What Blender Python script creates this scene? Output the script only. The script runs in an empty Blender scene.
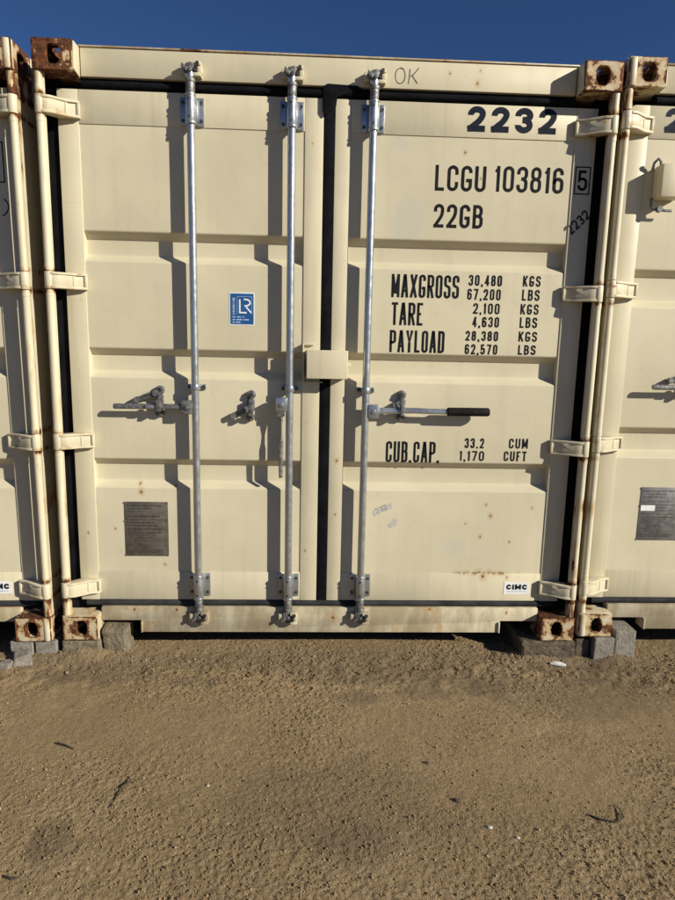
import bpy, bmesh, math, random
import numpy as np
from mathutils import Matrix, Vector

scene = bpy.context.scene
col = scene.collection
random.seed(7)
rng = np.random.default_rng(11)
G = 0.09                       # height of the container base above the dirt

# ------------------------------------------------------------------ camera
cd = bpy.data.cameras.new('camera'); cam = bpy.data.objects.new('camera', cd); col.objects.link(cam)
cd.sensor_fit = 'VERTICAL'; cd.sensor_height = 36.0; cd.lens = 25.0
cd.clip_start = 0.02; cd.clip_end = 3000
cam.matrix_world = (Matrix.Translation((-0.0685, -2.7938, 1.400 + G)) @ Matrix.Rotation(-0.0430, 4, 'Z')
                    @ Matrix.Rotation(math.pi/2 - 0.1678, 4, 'X') @ Matrix.Rotation(0.0215, 4, 'Z'))
scene.camera = cam
scene.render.resolution_x = 768; scene.render.resolution_y = 1024

# ------------------------------------------------------------------ sky and sun
SUN_AZ, SUN_EL = math.radians(58), math.radians(24.5)      # azimuth to the right of the door normal
w = bpy.data.worlds.new('World'); scene.world = w; w.use_nodes = True
wn = w.node_tree; wn.nodes.clear()
sky = wn.nodes.new('ShaderNodeTexSky'); sky.sky_type = 'NISHITA'; sky.sun_disc = False
sky.sun_elevation = SUN_EL; sky.sun_rotation = math.pi - SUN_AZ
sky.air_density = 0.75; sky.dust_density = 0.0; sky.ozone_density = 8.0; sky.altitude = 2000
bg = wn.nodes.new('ShaderNodeBackground'); bg.inputs['Strength'].default_value = 0.058
wo = wn.nodes.new('ShaderNodeOutputWorld')
wn.links.new(sky.outputs[0], bg.inputs[0]); wn.links.new(bg.outputs[0], wo.inputs[0])
sl = bpy.data.lights.new('sun', 'SUN'); sl.energy = 5.0; sl.angle = math.radians(0.53); sl.color = (1.0, 0.93, 0.78)
so = bpy.data.objects.new('sun', sl); col.objects.link(so)
sd = Vector((math.sin(SUN_AZ)*math.cos(SUN_EL), -math.cos(SUN_AZ)*math.cos(SUN_EL), math.sin(SUN_EL)))
so.rotation_euler = sd.to_track_quat('Z', 'Y').to_euler(); so.location = sd*30
vs = scene.view_settings
vs.view_transform = 'Standard'; vs.look = 'None'; vs.gamma = 1.0; vs.exposure = 0.38; vs.use_curve_mapping = False

# ------------------------------------------------------------------ materials
def nd(nt, t, ins=None, **props):
    n = nt.nodes.new(t)
    for k, v in props.items(): setattr(n, k, v)
    for k, v in (ins or {}).items():
        s = n.inputs[k]
        if isinstance(v, bpy.types.NodeSocket): nt.links.new(v, s)
        else: s.default_value = v
    return n
def newmat(name):
    m = bpy.data.materials.new(name); m.use_nodes = True; nt = m.node_tree; nt.nodes.clear()
    b = nt.nodes.new('ShaderNodeBsdfPrincipled'); o = nt.nodes.new('ShaderNodeOutputMaterial')
    nt.links.new(b.outputs[0], o.inputs[0]); return m, nt, b
def rgba(c): return (c[0], c[1], c[2], 1.0)
def noise(nt, vec, scale, detail=4, rough=0.55):
    return nd(nt, 'ShaderNodeTexNoise', {'Vector': vec, 'Scale': scale, 'Detail': detail, 'Roughness': rough}).outputs['Fac']
def ramp(nt, v, a, b, lo=0.0, hi=1.0):
    return nd(nt, 'ShaderNodeMapRange', {0: v, 1: a, 2: b, 3: lo, 4: hi}, interpolation_type='SMOOTHSTEP').outputs[0]
def mth(nt, op, a, b=0.0, clamp=False):
    return nd(nt, 'ShaderNodeMath', {0: a, 1: b}, operation=op, use_clamp=clamp).outputs[0]
def mix(nt, f, a, b, blend='MIX'):
    n = nt.nodes.new('ShaderNodeMix'); n.data_type = 'RGBA'; n.blend_type = blend
    for s, v in ((n.inputs[0], f), (n.inputs[6], a), (n.inputs[7], b)):
        if isinstance(v, bpy.types.NodeSocket): nt.links.new(v, s)
        else: s.default_value = v if isinstance(v, float) else rgba(v)
    return n.outputs[2]
def vmul(nt, v, s):
    return nd(nt, 'ShaderNodeVectorMath', {0: v, 1: s}, operation='MULTIPLY').outputs[0]

CREAM = (0.578, 0.526, 0.382)
def paint(name, rust_t=0.80, rust_scale=9.0, wear=0.0, joints=(), spots=(), dirt=0.11, grime=0.0, rough=0.42, ghosts=(), base=CREAM, stretch=None, lines=()):
    """cream container paint: chalking, streaks, rust where it has broken through"""
    m, nt, b = newmat(name)
    pos = nd(nt, 'ShaderNodeNewGeometry').outputs['Position']
    c = mix(nt, ramp(nt, noise(nt, pos, 1.7, 5), .35, .68), tuple(v*.93 for v in base), tuple(min(v*1.04, .9) for v in base))
    c = mix(nt, ramp(nt, noise(nt, vmul(nt, pos, (22, 22, 1.3)), 1.0, 5, .6), .46, .78, 0, dirt), c, (.30, .25, .155))
    c = mix(nt, ramp(nt, noise(nt, pos, 38, 3, .6), .62, .76, 0, .22*dirt/.11 if dirt < .2 else .3), c, (.36, .30, .19))
    c = mix(nt, ramp(nt, noise(nt, vmul(nt, pos, (4, 4, 75)), 1.0, 3, .5), .70, .78, 0, .16), c, (.33, .29, .21))
    if grime:
        g = ramp(nt, noise(nt, vmul(nt, pos, (7, 7, 3.0)), 1.0, 6, .65), .32, .62, 0, grime)
        c = mix(nt, g, c, (.24, .185, .11))
    z = nd(nt, 'ShaderNodeSeparateXYZ', {0: pos})
    for (gx, gz, rx, rz, amt) in ghosts:       # chalky smudges where old lettering was rubbed off
        dx = mth(nt, 'DIVIDE', mth(nt, 'SUBTRACT', z.outputs[0], gx), rx); dz = mth(nt, 'DIVIDE', mth(nt, 'SUBTRACT', z.outputs[2], gz), rz)
        d = mth(nt, 'ADD', mth(nt, 'MULTIPLY', dx, dx), mth(nt, 'MULTIPLY', dz, dz))
        d = mth(nt, 'ADD', d, mth(nt, 'MULTIPLY', noise(nt, pos, 14, 4), 1.2))
        c = mix(nt, ramp(nt, d, .75, 1.35, amt, 0), c, (.455, .455, .41))
    rn = noise(nt, vmul(nt, pos, stretch) if stretch else pos, rust_scale, 6, .68)
    if wear:
        at = nd(nt, 'ShaderNodeAttribute', attribute_name='wear').outputs['Fac']
        rn = mth(nt, 'ADD', rn, mth(nt, 'MULTIPLY', at, wear))
    for (jz, jw, ja) in joints:
        d = mth(nt, 'ABSOLUTE', mth(nt, 'SUBTRACT', z.outputs[2], jz + G))
        rn = mth(nt, 'ADD', rn, ramp(nt, d, 0, jw, ja, 0))
    mask = ramp(nt, rn, rust_t, rust_t + .05)
    halo = ramp(nt, rn, rust_t - .13, rust_t + .02, 0, .75)
    fine = noise(nt, pos, 90, 4, .7)
    for (sx, sz, r) in spots:
        r *= .62
        dx = mth(nt, 'SUBTRACT', z.outputs[0], sx); dz = mth(nt, 'SUBTRACT', z.outputs[2], sz + G)
        dz = mth(nt, 'MULTIPLY', dz, .75)
        d = mth(nt, 'SQRT', mth(nt, 'ADD', mth(nt, 'MULTIPLY', dx, dx), mth(nt, 'MULTIPLY', dz, dz)))
        d = mth(nt, 'ADD', d, mth(nt, 'MULTIPLY', mth(nt, 'SUBTRACT', fine, .5), r*1.6))
        mask = mth(nt, 'MAXIMUM', mask, ramp(nt, d, r*.35, r*.75, .8, 0)); halo = mth(nt, 'MAXIMUM', halo, ramp(nt, d, r*.6, r*2.4, .5, 0))
    for (x0, x1, lz, th) in lines:             # rust bleeding along a seam
        d = mth(nt, 'ABSOLUTE', mth(nt, 'SUBTRACT', z.outputs[2], lz + G))
        wx = mth(nt, 'MULTIPLY', ramp(nt, z.outputs[0], x0, x0+.06), ramp(nt, z.outputs[0], x1-.06, x1, 1, 0))
        k = mth(nt, 'MULTIPLY', ramp(nt, noise(nt, vmul(nt, pos, (30, 30, 8)), 1.0, 4, .7), .42, .60), wx)
        mask = mth(nt, 'MAXIMUM', mask, mth(nt, 'MULTIPLY', k, ramp(nt, d, th*.4, th, .75, 0)))
        halo = mth(nt, 'MAXIMUM', halo, mth(nt, 'MULTIPLY', k, ramp(nt, d, th, th*5, .5, 0)))
    c = mix(nt, halo, c, (.40, .235, .085))
    rc = mix(nt, ramp(nt, noise(nt, pos, 45, 6, .7), .36, .66), (.035, .013, .007), (.17, .058, .018))
    rc = mix(nt, ramp(nt, noise(nt, pos, 24, 4, .6), .62, .78), rc, (.30, .13, .042))
    c = mix(nt, mask, c, rc)
    nt.links.new(c, b.inputs['Base Color'])
    nt.links.new(ramp(nt, mask, 0, 1, rough, .88), b.inputs['Roughness'])
    b.inputs['Specular IOR Level'].default_value = .35
    h = mth(nt, 'ADD', mth(nt, 'MULTIPLY', noise(nt, pos, 420, 2), .00015), mth(nt, 'MULTIPLY', ramp(nt, noise(nt, pos, rust_scale, 5, .68), rust_t-.05, rust_t+.1, 0, 1), .0015 if (wear or joints) else 0.0))
    h = mth(nt, 'ADD', h, mth(nt, 'MULTIPLY', noise(nt, pos, 3.4, 2), .0045))
    bp = nd(nt, 'ShaderNodeBump', {'Height': h, 'Strength': 1.0, 'Distance': 1.0})
    nt.links.new(bp.outputs[0], b.inputs['Normal'])
    return m

def simple(name, c0, c1, scale, rough=.6, metal=0.0, bump=0.0, bscale=200, spec=.5, rvar=.12):
    m, nt, b = newmat(name)
    pos = nd(nt, 'ShaderNodeNewGeometry').outputs['Position']
    n = noise(nt, pos, scale, 6, .62)
    nt.links.new(mix(nt, ramp(nt, n, .35, .65), c0, c1), b.inputs['Base Color'])
    nt.links.new(ramp(nt, noise(nt, pos, scale*2.3, 4), .3, .7, max(rough-rvar, .05), min(rough+rvar, 1)), b.inputs['Roughness'])
    b.inputs['Metallic'].default_value = metal; b.inputs['Specular IOR Level'].default_value = spec
    if bump:
        bp = nd(nt, 'ShaderNodeBump', {'Height': noise(nt, pos, bscale, 5, .65), 'Strength': 1.0, 'Distance': bump})
        nt.links.new(bp.outputs[0], b.inputs['Normal'])
    return m

HZ = (2.346, 1.645, 0.943, 0.243)              # hinge heights
jt = [(z + d, .030, .20) for z in HZ for d in (-.042, .042)]
M = {}
M['door'] = paint('cream_door_paint', .86, 7, lines=[(.60, .93, .3125, .0035)], spots=[
    (-.867, .735, .010), (-.859, .70, .016), (-.70, .73, .010), (-.757, .345, .009), (-.985, .52, .008), (-1.1, .56, .008),
    (.775, .655, .009), (.80, .60, .013), (.755, .495, .010), (.68, .56, .007), (.90, .47, .008), (.955, .30, .012),
    (.70, .305, .016), (.76, .309, .018), (.81, .309, .017), (.865, .306, .012), (.53, .24, .008), (1.0, .64, .008),
    (.585, 2.235, .010), (.66, 2.13, .007), (-.49, 2.37, .010), (-.60, 1.99, .006)],
    ghosts=[(.345, 2.03, .11, .13, .42), (.30, 2.36, .05, .05, .35), (.62, .53, .1, .05, .3)])
M['frame'] = paint('cream_door_frame_paint', .84, 8, spots=[(.052, .86, .012), (.05, .60, .008), (-.08, 2.25, .006), (-1.11, .50, .008), (.78, .295, .02), (.9, .29, .01), (-.09, .42, .008)], dirt=.26, lines=[(.60, .93, .308, .0035)])
M['header'] = paint('cream_header_paint', .83, 8, spots=[(.50, 2.545, .008), (.62, 2.51, .012), (.63, 2.56, .007)], dirt=.15)
M['lip'] = paint('rusty_roof_edge', .56, 7, dirt=.5, grime=.6)
M['sill'] = paint('cream_sill_paint', .70, 9, dirt=.5, grime=.75, joints=[(.135, .014, .07)], rough=.6, spots=[(-.7, .13, .014), (-.9, .128, .016), (.9, .12, .012), (.05, .09, .02)])
M['post'] = paint('cream_post_paint', .675, 9, dirt=.35, stretch=(2.2, 2.2, .45), joints=jt + [(2.45, .12, .16), (.14, .14, .13), (.66, .10, .13), (.40, .30, .05)], rough=.45)
M['hinge'] = paint('cream_hinge_paint', .70, 13, dirt=.3, joints=[(z + d, .016, .10) for z in HZ for d in (-.036, .036)])
M['cast_heavy'] = paint('heavily_rusted_casting', .455, 14, wear=.16, rough=.6)
M['cast'] = paint('rusted_casting', .545, 16, wear=.17, rough=.55, grime=.35)
M['cast_light'] = paint('lightly_rusted_casting', .565, 14, wear=.14, rough=.55, grime=.2)
M['wall'] = paint('cream_side_wall', .70, 6, dirt=.6, grime=.5, rough=.6)
M['zinc'] = simple('galvanised_steel', (.37, .39, .41), (.43, .45, .465), 16, .33, .8, 0, 160, .5, .07)
M['zinc_dark'] = simple('weathered_galvanised_steel', (.10, .10, .10), (.24, .24, .235), 60, .55, .6, 0)
M['bolt'] = simple('dark_bolt_steel', (.045, .045, .05), (.10, .10, .10), 60, .5, .7)
M['rubber'] = simple('black_door_gasket_rubber', (.004, .0045, .006), (.008, .0085, .011), 12, .8, 0, 0, 60, .06)
M['gasket_dusty'] = simple('dusty_gasket_rubber', (.016, .017, .019), (.040, .040, .041), 9, .75, 0, 0, 60, .15)
M['grip'] = simple('black_grip_rubber', (.006, .006, .006), (.011, .011, .011), 40, .7, spec=.12)
M['ink'] = simple('black_vinyl_lettering', (.006, .007, .009), (.013, .014, .017), 25, .7, spec=.12)
M['navy'] = simple('navy_vinyl_numerals', (.005, .008, .020), (.009, .013, .028), 25, .65, spec=.15)
M['marker'] = simple('marker_pen_ink', (.05, .047, .04), (.15, .135, .10), 60, .7)
M['faded'] = simple('faded_pen_ink', (.20, .20, .19), (.32, .32, .30), 60, .7)
M['marker_black'] = simple('black_marker_pen_ink', (.008, .008, .01), (.02, .02, .022), 60, .6)
M['white'] = simple('white_sticker_vinyl', (.70, .71, .70), (.80, .80, .79), 30, .4)
M['blue'] = simple('blue_sticker_vinyl', (.012, .075, .24), (.016, .095, .28), 30, .4)
M['pale_blue'] = simple('pale_blue_sticker_print', (.30, .42, .58), (.40, .50, .62), 80, .5)
M['plate'] = simple('brown_grey_data_plate', (.10, .087, .072), (.15, .132, .112), 22, .5, .35, .0003, 120)
M['plate_grey'] = simple('grey_data_plate', (.12, .115, .115), (.19, .18, .18), 22, .5, .35, .0003, 120)
M['plate_text'] = simple('data_plate_etched_print', (.028, .024, .020), (.05, .043, .036), 60, .6)
M['tape'] = simple('old_grey_tape', (.40, .39, .36), (.50, .49, .45), 50, .6)
M['concrete'] = simple('grey_concrete', (.185, .17, .145), (.265, .245, .21), 40, .95, 0, .0025, 160, .1)
M['concrete_tan'] = simple('dusty_concrete', (.14, .115, .08), (.22, .185, .13), 26, .95, 0, .005, 90, .15)
M['concrete_dark'] = simple('dark_concrete', (.075, .06, .043), (.14, .115, .085), 26, .95, 0, .005, 90, .15)
M['twig'] = simple('dark_dry_twig', (.022, .018, .014), (.06, .048, .036), 60, .85)
M['litter'] = simple('white_plastic_litter', (.52, .51, .48), (.66, .65, .62), 40, .6)
M['underside'] = simple('dark_underseal', (.015, .013, .011), (.035, .03, .025), 8, .9)

# ------------------------------------------------------------------ mesh helpers
class MB:
    def __init__(self): self.v = []; self.f = []; self.w = {}
    def add(self, vs, fs):
        n = len(self.v); self.v += [tuple(p) for p in vs]; self.f += [tuple(i + n for i in f) for f in fs]; return n
    def box(self, x0, x1, y0, y1, z0, z1):
        x0, x1 = min(x0, x1), max(x0, x1)
        self.add([(x0,y0,z0),(x1,y0,z0),(x1,y1,z0),(x0,y1,z0),(x0,y0,z1),(x1,y0,z1),(x1,y1,z1),(x0,y1,z1)],
                 [(3,2,1,0),(4,5,6,7),(0,1,5,4),(1,2,6,5),(2,3,7,6),(3,0,4,7)]); return self
    def prism(self, poly, axis, a, b):
        k = len(poly)
        def P(p, t):
            return (t, p[0], p[1]) if axis == 'x' else (p[0], t, p[1]) if axis == 'y' else (p[0], p[1], t)
        self.add([P(p, a) for p in poly] + [P(p, b) for p in poly],
                 [tuple(range(k)), tuple(range(2*k-1, k-1, -1))] + [(i, (i+1) % k, k+(i+1) % k, k+i) for i in range(k)]); return self
    def cyl(self, p0, p1, r0, r1=None, n=18):
        r1 = r0 if r1 is None else r1
        p0, p1 = Vector(p0), Vector(p1); d = (p1-p0).normalized()
        a = d.orthogonal().normalized(); c = d.cross(a)
        vs = []
        for p, r in ((p0, r0), (p1, r1)):
            vs += [p + r*(math.cos(2*math.pi*i/n)*a + math.sin(2*math.pi*i/n)*c) for i in range(n)]
        self.add(vs, [(i, (i+1) % n, n+(i+1) % n, n+i) for i in range(n)] + [tuple(range(n-1, -1, -1)), tuple(range(n, 2*n))]); return self
    def sweep(self, pts, rs, n=8, flat=1.0):
        pts = [Vector(p) for p in pts]; k = len(pts)
        if not hasattr(rs, '__len__'): rs = [rs]*k
        vs = []; up = Vector((0.13, -.95, .27)).normalized()
        for i, p in enumerate(pts):
            t = (pts[min(i+1, k-1)] - pts[max(i-1, 0)]).normalized()
            a = up.cross(t).normalized(); c = t.cross(a).normalized()
            vs += [p + rs[i]*(math.cos(2*math.pi*j/n)*a + flat*math.sin(2*math.pi*j/n)*c) for j in range(n)]
        fs = [(i*n+j, i*n+(j+1) % n, (i+1)*n+(j+1) % n, (i+1)*n+j) for i in range(k-1) for j in range(n)]
        self.add(vs, fs + [tuple(range(n-1, -1, -1)), tuple(range((k-1)*n, k*n))]); return self
    def build(self, name, mat, parent=None, bevel=0.0, seg=2, angle=32):
        me = bpy.data.meshes.new(name); me.from_pydata(self.v, [], self.f)
        bm = bmesh.new(); bm.from_mesh(me)
        bmesh.ops.recalc_face_normals(bm, faces=bm.faces)
        if bevel:
            es = [e for e in bm.edges if len(e.link_faces) == 2 and e.calc_face_angle(0) > math.radians(28)]
            bmesh.ops.bevel(bm, geom=es, offset=bevel, segments=seg, profile=.5, affect='EDGES', clamp_overlap=True)
        for f in bm.faces: f.smooth = True
        for e in bm.edges:
            e.smooth = len(e.link_faces) == 2 and e.calc_face_angle(0) < math.radians(angle)
        bm.to_mesh(me); bm.free()
        me.materials.append(M[mat] if isinstance(mat, str) else mat)
        o = bpy.data.objects.new(name, me); col.objects.link(o)
        if parent is not None: o.parent = parent
        return o
def thing(name, label, cat, loc=(0, 0, 0), group=None):
    o = bpy.data.objects.new(name, None); col.objects.link(o); o.location = loc; o.empty_display_size = .2
    o['label'] = label; o['category'] = cat
    if group: o['group'] = group
    return o
def tag(o, label, cat, group=None):
    o['label'] = label; o['category'] = cat
    if group: o['group'] = group
    return o

# ------------------------------------------------------------------ lettering: stroked glyphs, flat vinyl
# each glyph: width factor, strokes; a point is (x, y[, 1 = rounded corner]) in the unit box
GL = {
 'L': (.78, [[(0,1),(0,0),(1,0)]]), 'C': (1, [[(1,.66),(1,1,1),(0,1,1),(0,0,1),(1,0,1),(1,.34)]]),
 'G': (1, [[(1,.76),(1,1,1),(0,1,1),(0,0,1),(1,0,1),(1,.40)],[(1,.42),(.45,.42)]]), 'U': (1, [[(0,1),(0,0,1),(1,0,1),(1,1)]]),
 '0': (1, [[(0,.5),(0,1,1),(1,1,1),(1,0,1),(0,0,1),(0,.5)]]), 'O': (1, [[(0,.5),(0,1,1),(1,1,1),(1,0,1),(0,0,1),(0,.5)]]),
 'D': (1, [[(0,.5),(0,1),(1,1,1),(1,0,1),(0,0),(0,.5)]]),
 '1': (.34, [[(.8,1),(.8,0)],[(-.1,.80),(.8,.96)]]),
 '2': (1, [[(0,.70),(0,1,1),(1,1,1),(1,.55,1),(.04,.03)],[(0,0),(1,0)]]),
 '3': (1, [[(0,.73),(0,1,1),(1,1,1),(1,.53,1),(.38,.53)],[(.38,.53),(1,.53,1),(1,0,1),(0,0,1),(0,.27)]]),
 '4': (1, [[(1,.24),(0,.24)],[(.03,.24),(.70,.98)],[(.74,1),(.74,0)]]),
 '5': (1, [[(.95,1),(.06,1),(.03,.52),(.25,.60),(1,.60,1),(1,0,1),(0,0,1),(0,.24)]]),
 '6': (1, [[(.95,.76),(.95,1,1),(0,1,1),(0,0,1),(1,0,1),(1,.57,1),(.0,.57,1),(0,.35)]]),
 '7': (1, [[(0,1),(1,1),(.35,0)]]),
 '8': (1, [[(.5,.53),(.04,.53,1),(.04,1,1),(.96,1,1),(.96,.53,1),(.5,.53)],[(.5,.53),(0,.53,1),(0,0,1),(1,0,1),(1,.53,1),(.5,.53)]]),
 'B': (1, [[(0,0),(0,1),(.93,1,1),(.93,.53,1),(0,.53)],[(0,.53),(1,.53,1),(1,0,1),(0,0)]]),
 'M': (1.35, [[(0,0),(0,1)],[(.03,1),(.5,.12)],[(.5,.12),(.97,1)],[(1,1),(1,0)]]), 'A': (1.08, [[(0,0),(.42,1),(.58,1),(1,0)],[(.18,.27),(.82,.27)]]),
 'X': (1.08, [[(0,0),(1,1)],[(0,1),(1,0)]]), 'R': (1, [[(0,0),(0,1),(1,1,1),(1,.49,1),(0,.49)],[(.5,.49),(1,0)]]),
 'S': (1, [[(1,.73),(1,1,1),(0,1,1),(0,.55,1),(1,.50,1),(1,0,1),(0,0,1),(0,.27)]]),
 'T': (.9, [[(0,1),(1,1)],[(.5,1),(.5,0)]]), 'E': (.78, [[(1,1),(0,1),(0,0),(1,0)],[(0,.51),(.85,.51)]]),
 'F': (.75, [[(1,1),(0,1),(0,0)],[(0,.51),(.85,.51)]]),
 'P': (1, [[(0,0),(0,1),(1,1,1),(1,.44,1),(0,.44)]]), 'Y': (1.08, [[(0,1),(.5,.45),(1,1)],[(.5,.45),(.5,0)]]),
 'K': (1, [[(0,0),(0,1)],[(1,1),(.02,.36)],[(.32,.56),(1,0)]]), 'I': (.0, [[(.5,0),(.5,1)]]),
 '.': (.0, [[(.5,-.03),(.5,.0)]]), ',': (.0, [[(.5,-.12),(.5,.0)]]),
}
def fillet(pts, r):
    out = []
    for i, p in enumerate(pts):
        v = Vector(p[:2])
        if len(p) < 3 or i in (0, len(pts)-1): out.append(v); continue
        a, b = Vector(pts[i-1][:2]) - v, Vector(pts[i+1][:2]) - v
        ra = min(r, a.length*.5 if len(pts[i-1]) > 2 else a.length*.98); rb = min(r, b.length*.5 if len(pts[i+1]) > 2 else b.length*.98)
        A, B = v + a.normalized()*ra, v + b.normalized()*rb
        for k in range(8):
            t = k/7*math.pi/2
            out.append(v + (A-v)*(1-math.sin(t)) + (B-v)*(1-math.cos(t)))
    res = [out[0]]
    for p in out[1:]:
        if (p-res[-1]).length > 1e-5: res.append(p)
    return res
def ribbon(mb, pts, wd, y, tf=None):
    k = len(pts); L = []; R = []
    for i, p in enumerate(pts):
        d0 = (p - pts[i-1]).normalized() if i else None
        d1 = (pts[i+1] - p).normalized() if i < k-1 else None
        d0 = d0 or d1; d1 = d1 or d0
        n0, n1 = Vector((-d0.y, d0.x)), Vector((-d1.y, d1.x)); n = n0 + n1
        n = n.normalized() if n.length > 1e-4 else n0
        s = min(1/max(n.dot(n0), .35), 2.2)*wd/2
        L.append(p + n*s); R.append(p - n*s)
    if tf: L = [tf(p) for p in L]; R = [tf(p) for p in R]
    mb.add([(p.x, y, p.y) for p in L] + [(p.x, y, p.y) for p in R], [(k+i, k+i+1, i+1, i) for i in range(k-1)])
def text_mb(s, x0, x1, z0, z1, st, y, mb=None, gap=None, round_k=.5, wob=0.0):
    mb = mb or MB(); h = z1 - z0
    gap = st*.75 if gap is None else gap
    # widths: factor*W + stroke
    nw = sum(GL[c][0] for c in s if c != ' '); ns = sum(1 for c in s if c == ' '); n = len(s) - ns
    tot = x1 - x0; W = (tot - n*st - gap*(n-1) - ns*st*2)/nw
    x = x0; k = 0
    for c in s:
        if c == ' ': x += st*2; continue
        f, strokes = GL[c]; gw = f*W
        for poly in strokes:
            pts = [((x + st/2 + p[0]*gw) if f else x + st/2, z0 + st/2 + p[1]*(h - st)) + tuple(p[2:]) for p in poly]
            ends = list(pts)
            # square cap: lengthen free ends by half a stroke where the end lies on the box edge
            q = fillet(ends, max(gw, st)*round_k)
            if len(q) >= 2:
                a = (q[0]-q[1]).normalized(); b = (q[-1]-q[-2]).normalized()
                closed = (q[0]-q[-1]).length < 1e-4
                if not closed:
                    edge = lambda p, d: (abs(d.y) > .5 and min(abs(p[1]), abs(p[1]-1)) < .04) or (abs(d.x) > .8 and min(abs(p[0]), abs(p[0]-1)) < .04)
                    if edge(poly[0], a) or c in '.,': q[0] = q[0] + a*st*.48
                    if edge(poly[-1], b) or c in '.,': q[-1] = q[-1] + b*st*.48
            ribbon(mb, q, st, y - .00012*(k % 5)); k += 1
        x += gw + st + gap
    return mb
def text(parent, s, x0, x1, z0, z1, st, y, mat='ink', name='lettering', **kw):
    return text_mb(s, x0, x1, z0, z1, st, y, **kw).build(name, mat, parent)
def hand(parent, strokes, wd, y, mat, name='marker_writing'):
    mb = MB()
    for i, s in enumerate(strokes): ribbon(mb, fillet([tuple(p) + (1,) for p in s], 1.0), wd, y - .00012*i)
    return mb.build(name, mat, parent)
def dashes(mb, x0, x1, z, h, y, r, fill=.8, cx=False):
    """a line of print too small to read: word-length bars"""
    wtot = x1 - x0; x = x0; end = x0 + wtot*fill
    while x < end:
        l = r.uniform(.008, .03); l = min(l, end - x)
        mb.add([(x,y,z-h/2),(x+l,y,z-h/2),(x+l,y,z+h/2),(x,y,z+h/2)], [(0,1,2,3)])
        x += l + r.uniform(.003, .007)

# ------------------------------------------------------------------ ground
def vnoise(x, y, cell, seed):
    r = np.random.default_rng(seed); T = r.random((256, 256))
    u, v = x/cell, y/cell; iu, iv = np.floor(u).astype(int), np.floor(v).astype(int)
    fu, fv = u-iu, v-iv; fu = fu*fu*(3-2*fu); fv = fv*fv*(3-2*fv)
    g = lambda a, b: T[a % 256, b % 256]
    return (g(iu,iv)*(1-fu)+g(iu+1,iv)*fu)*(1-fv) + (g(iu,iv+1)*(1-fu)+g(iu+1,iv+1)*fu)*fv - .5
def height(x, y):
    near = np.clip(1.6 - np.hypot(x, y+.7)/6, 0, 1)
    h = .013*vnoise(x+31, y+17, .9, 1) + near*(.0045*vnoise(x+5, y+9, .23, 2) + .0035*vnoise(x+.7*y, y-.3*x, .085, 3)
        + .0015*vnoise(x+3, y+.2*x, .034, 4) + .0022*vnoise(x+.4*y, y+2, .0165, 5) + .0034*vnoise(x+8, y+4, .0090, 6)*np.clip(1 + 2.2*vnoise(x+40, y+20, .33, 21), .25, 2))
    h += .018*np.exp(-((x-.05)/.75)**2)*np.clip((y+.10)/.25, 0, 1)*np.clip((2.5-y), 0, 1)   # loose dirt banked under the sill
    h += .050*np.exp(-((x+1.14)/.11)**2 - ((y-.03)/.075)**2) + .036*np.exp(-((x-1.08)/.16)**2 - ((y-.02)/.06)**2) + .040*np.exp(-((x-1.44)/.13)**2 - ((y-.01)/.06)**2) + .022*np.exp(-((x+1.36)/.12)**2 - ((y-.02)/.05)**2) + .018*np.exp(-((x+1.0)/.12)**2 - ((y-.02)/.06)**2)
    h -= .012*np.clip((x-.6)/.7, 0, 1)*np.clip(1-np.abs(y)/.8, 0, 1)
    rough = np.clip(1 - np.abs(y+.12)/.28, 0, 1)
    h += rough*near*(.010*vnoise(x+2, y+6, .055, 8) + .008*vnoise(x-2, y+1, .022, 9))
    return h
def axis_pts(a, b, step, far):
    c = list(np.arange(a, b, step)); d = step; x = b
    hi = []
    while x < far: hi.append(x); d *= 1.22; x += d
    hi.append(far); d = step; x = a - step; lo = []
    while x > -far: lo.append(x); d *= 1.22; x -= d
    lo.append(-far)
    return np.array(lo[::-1] + c + hi)
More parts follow.
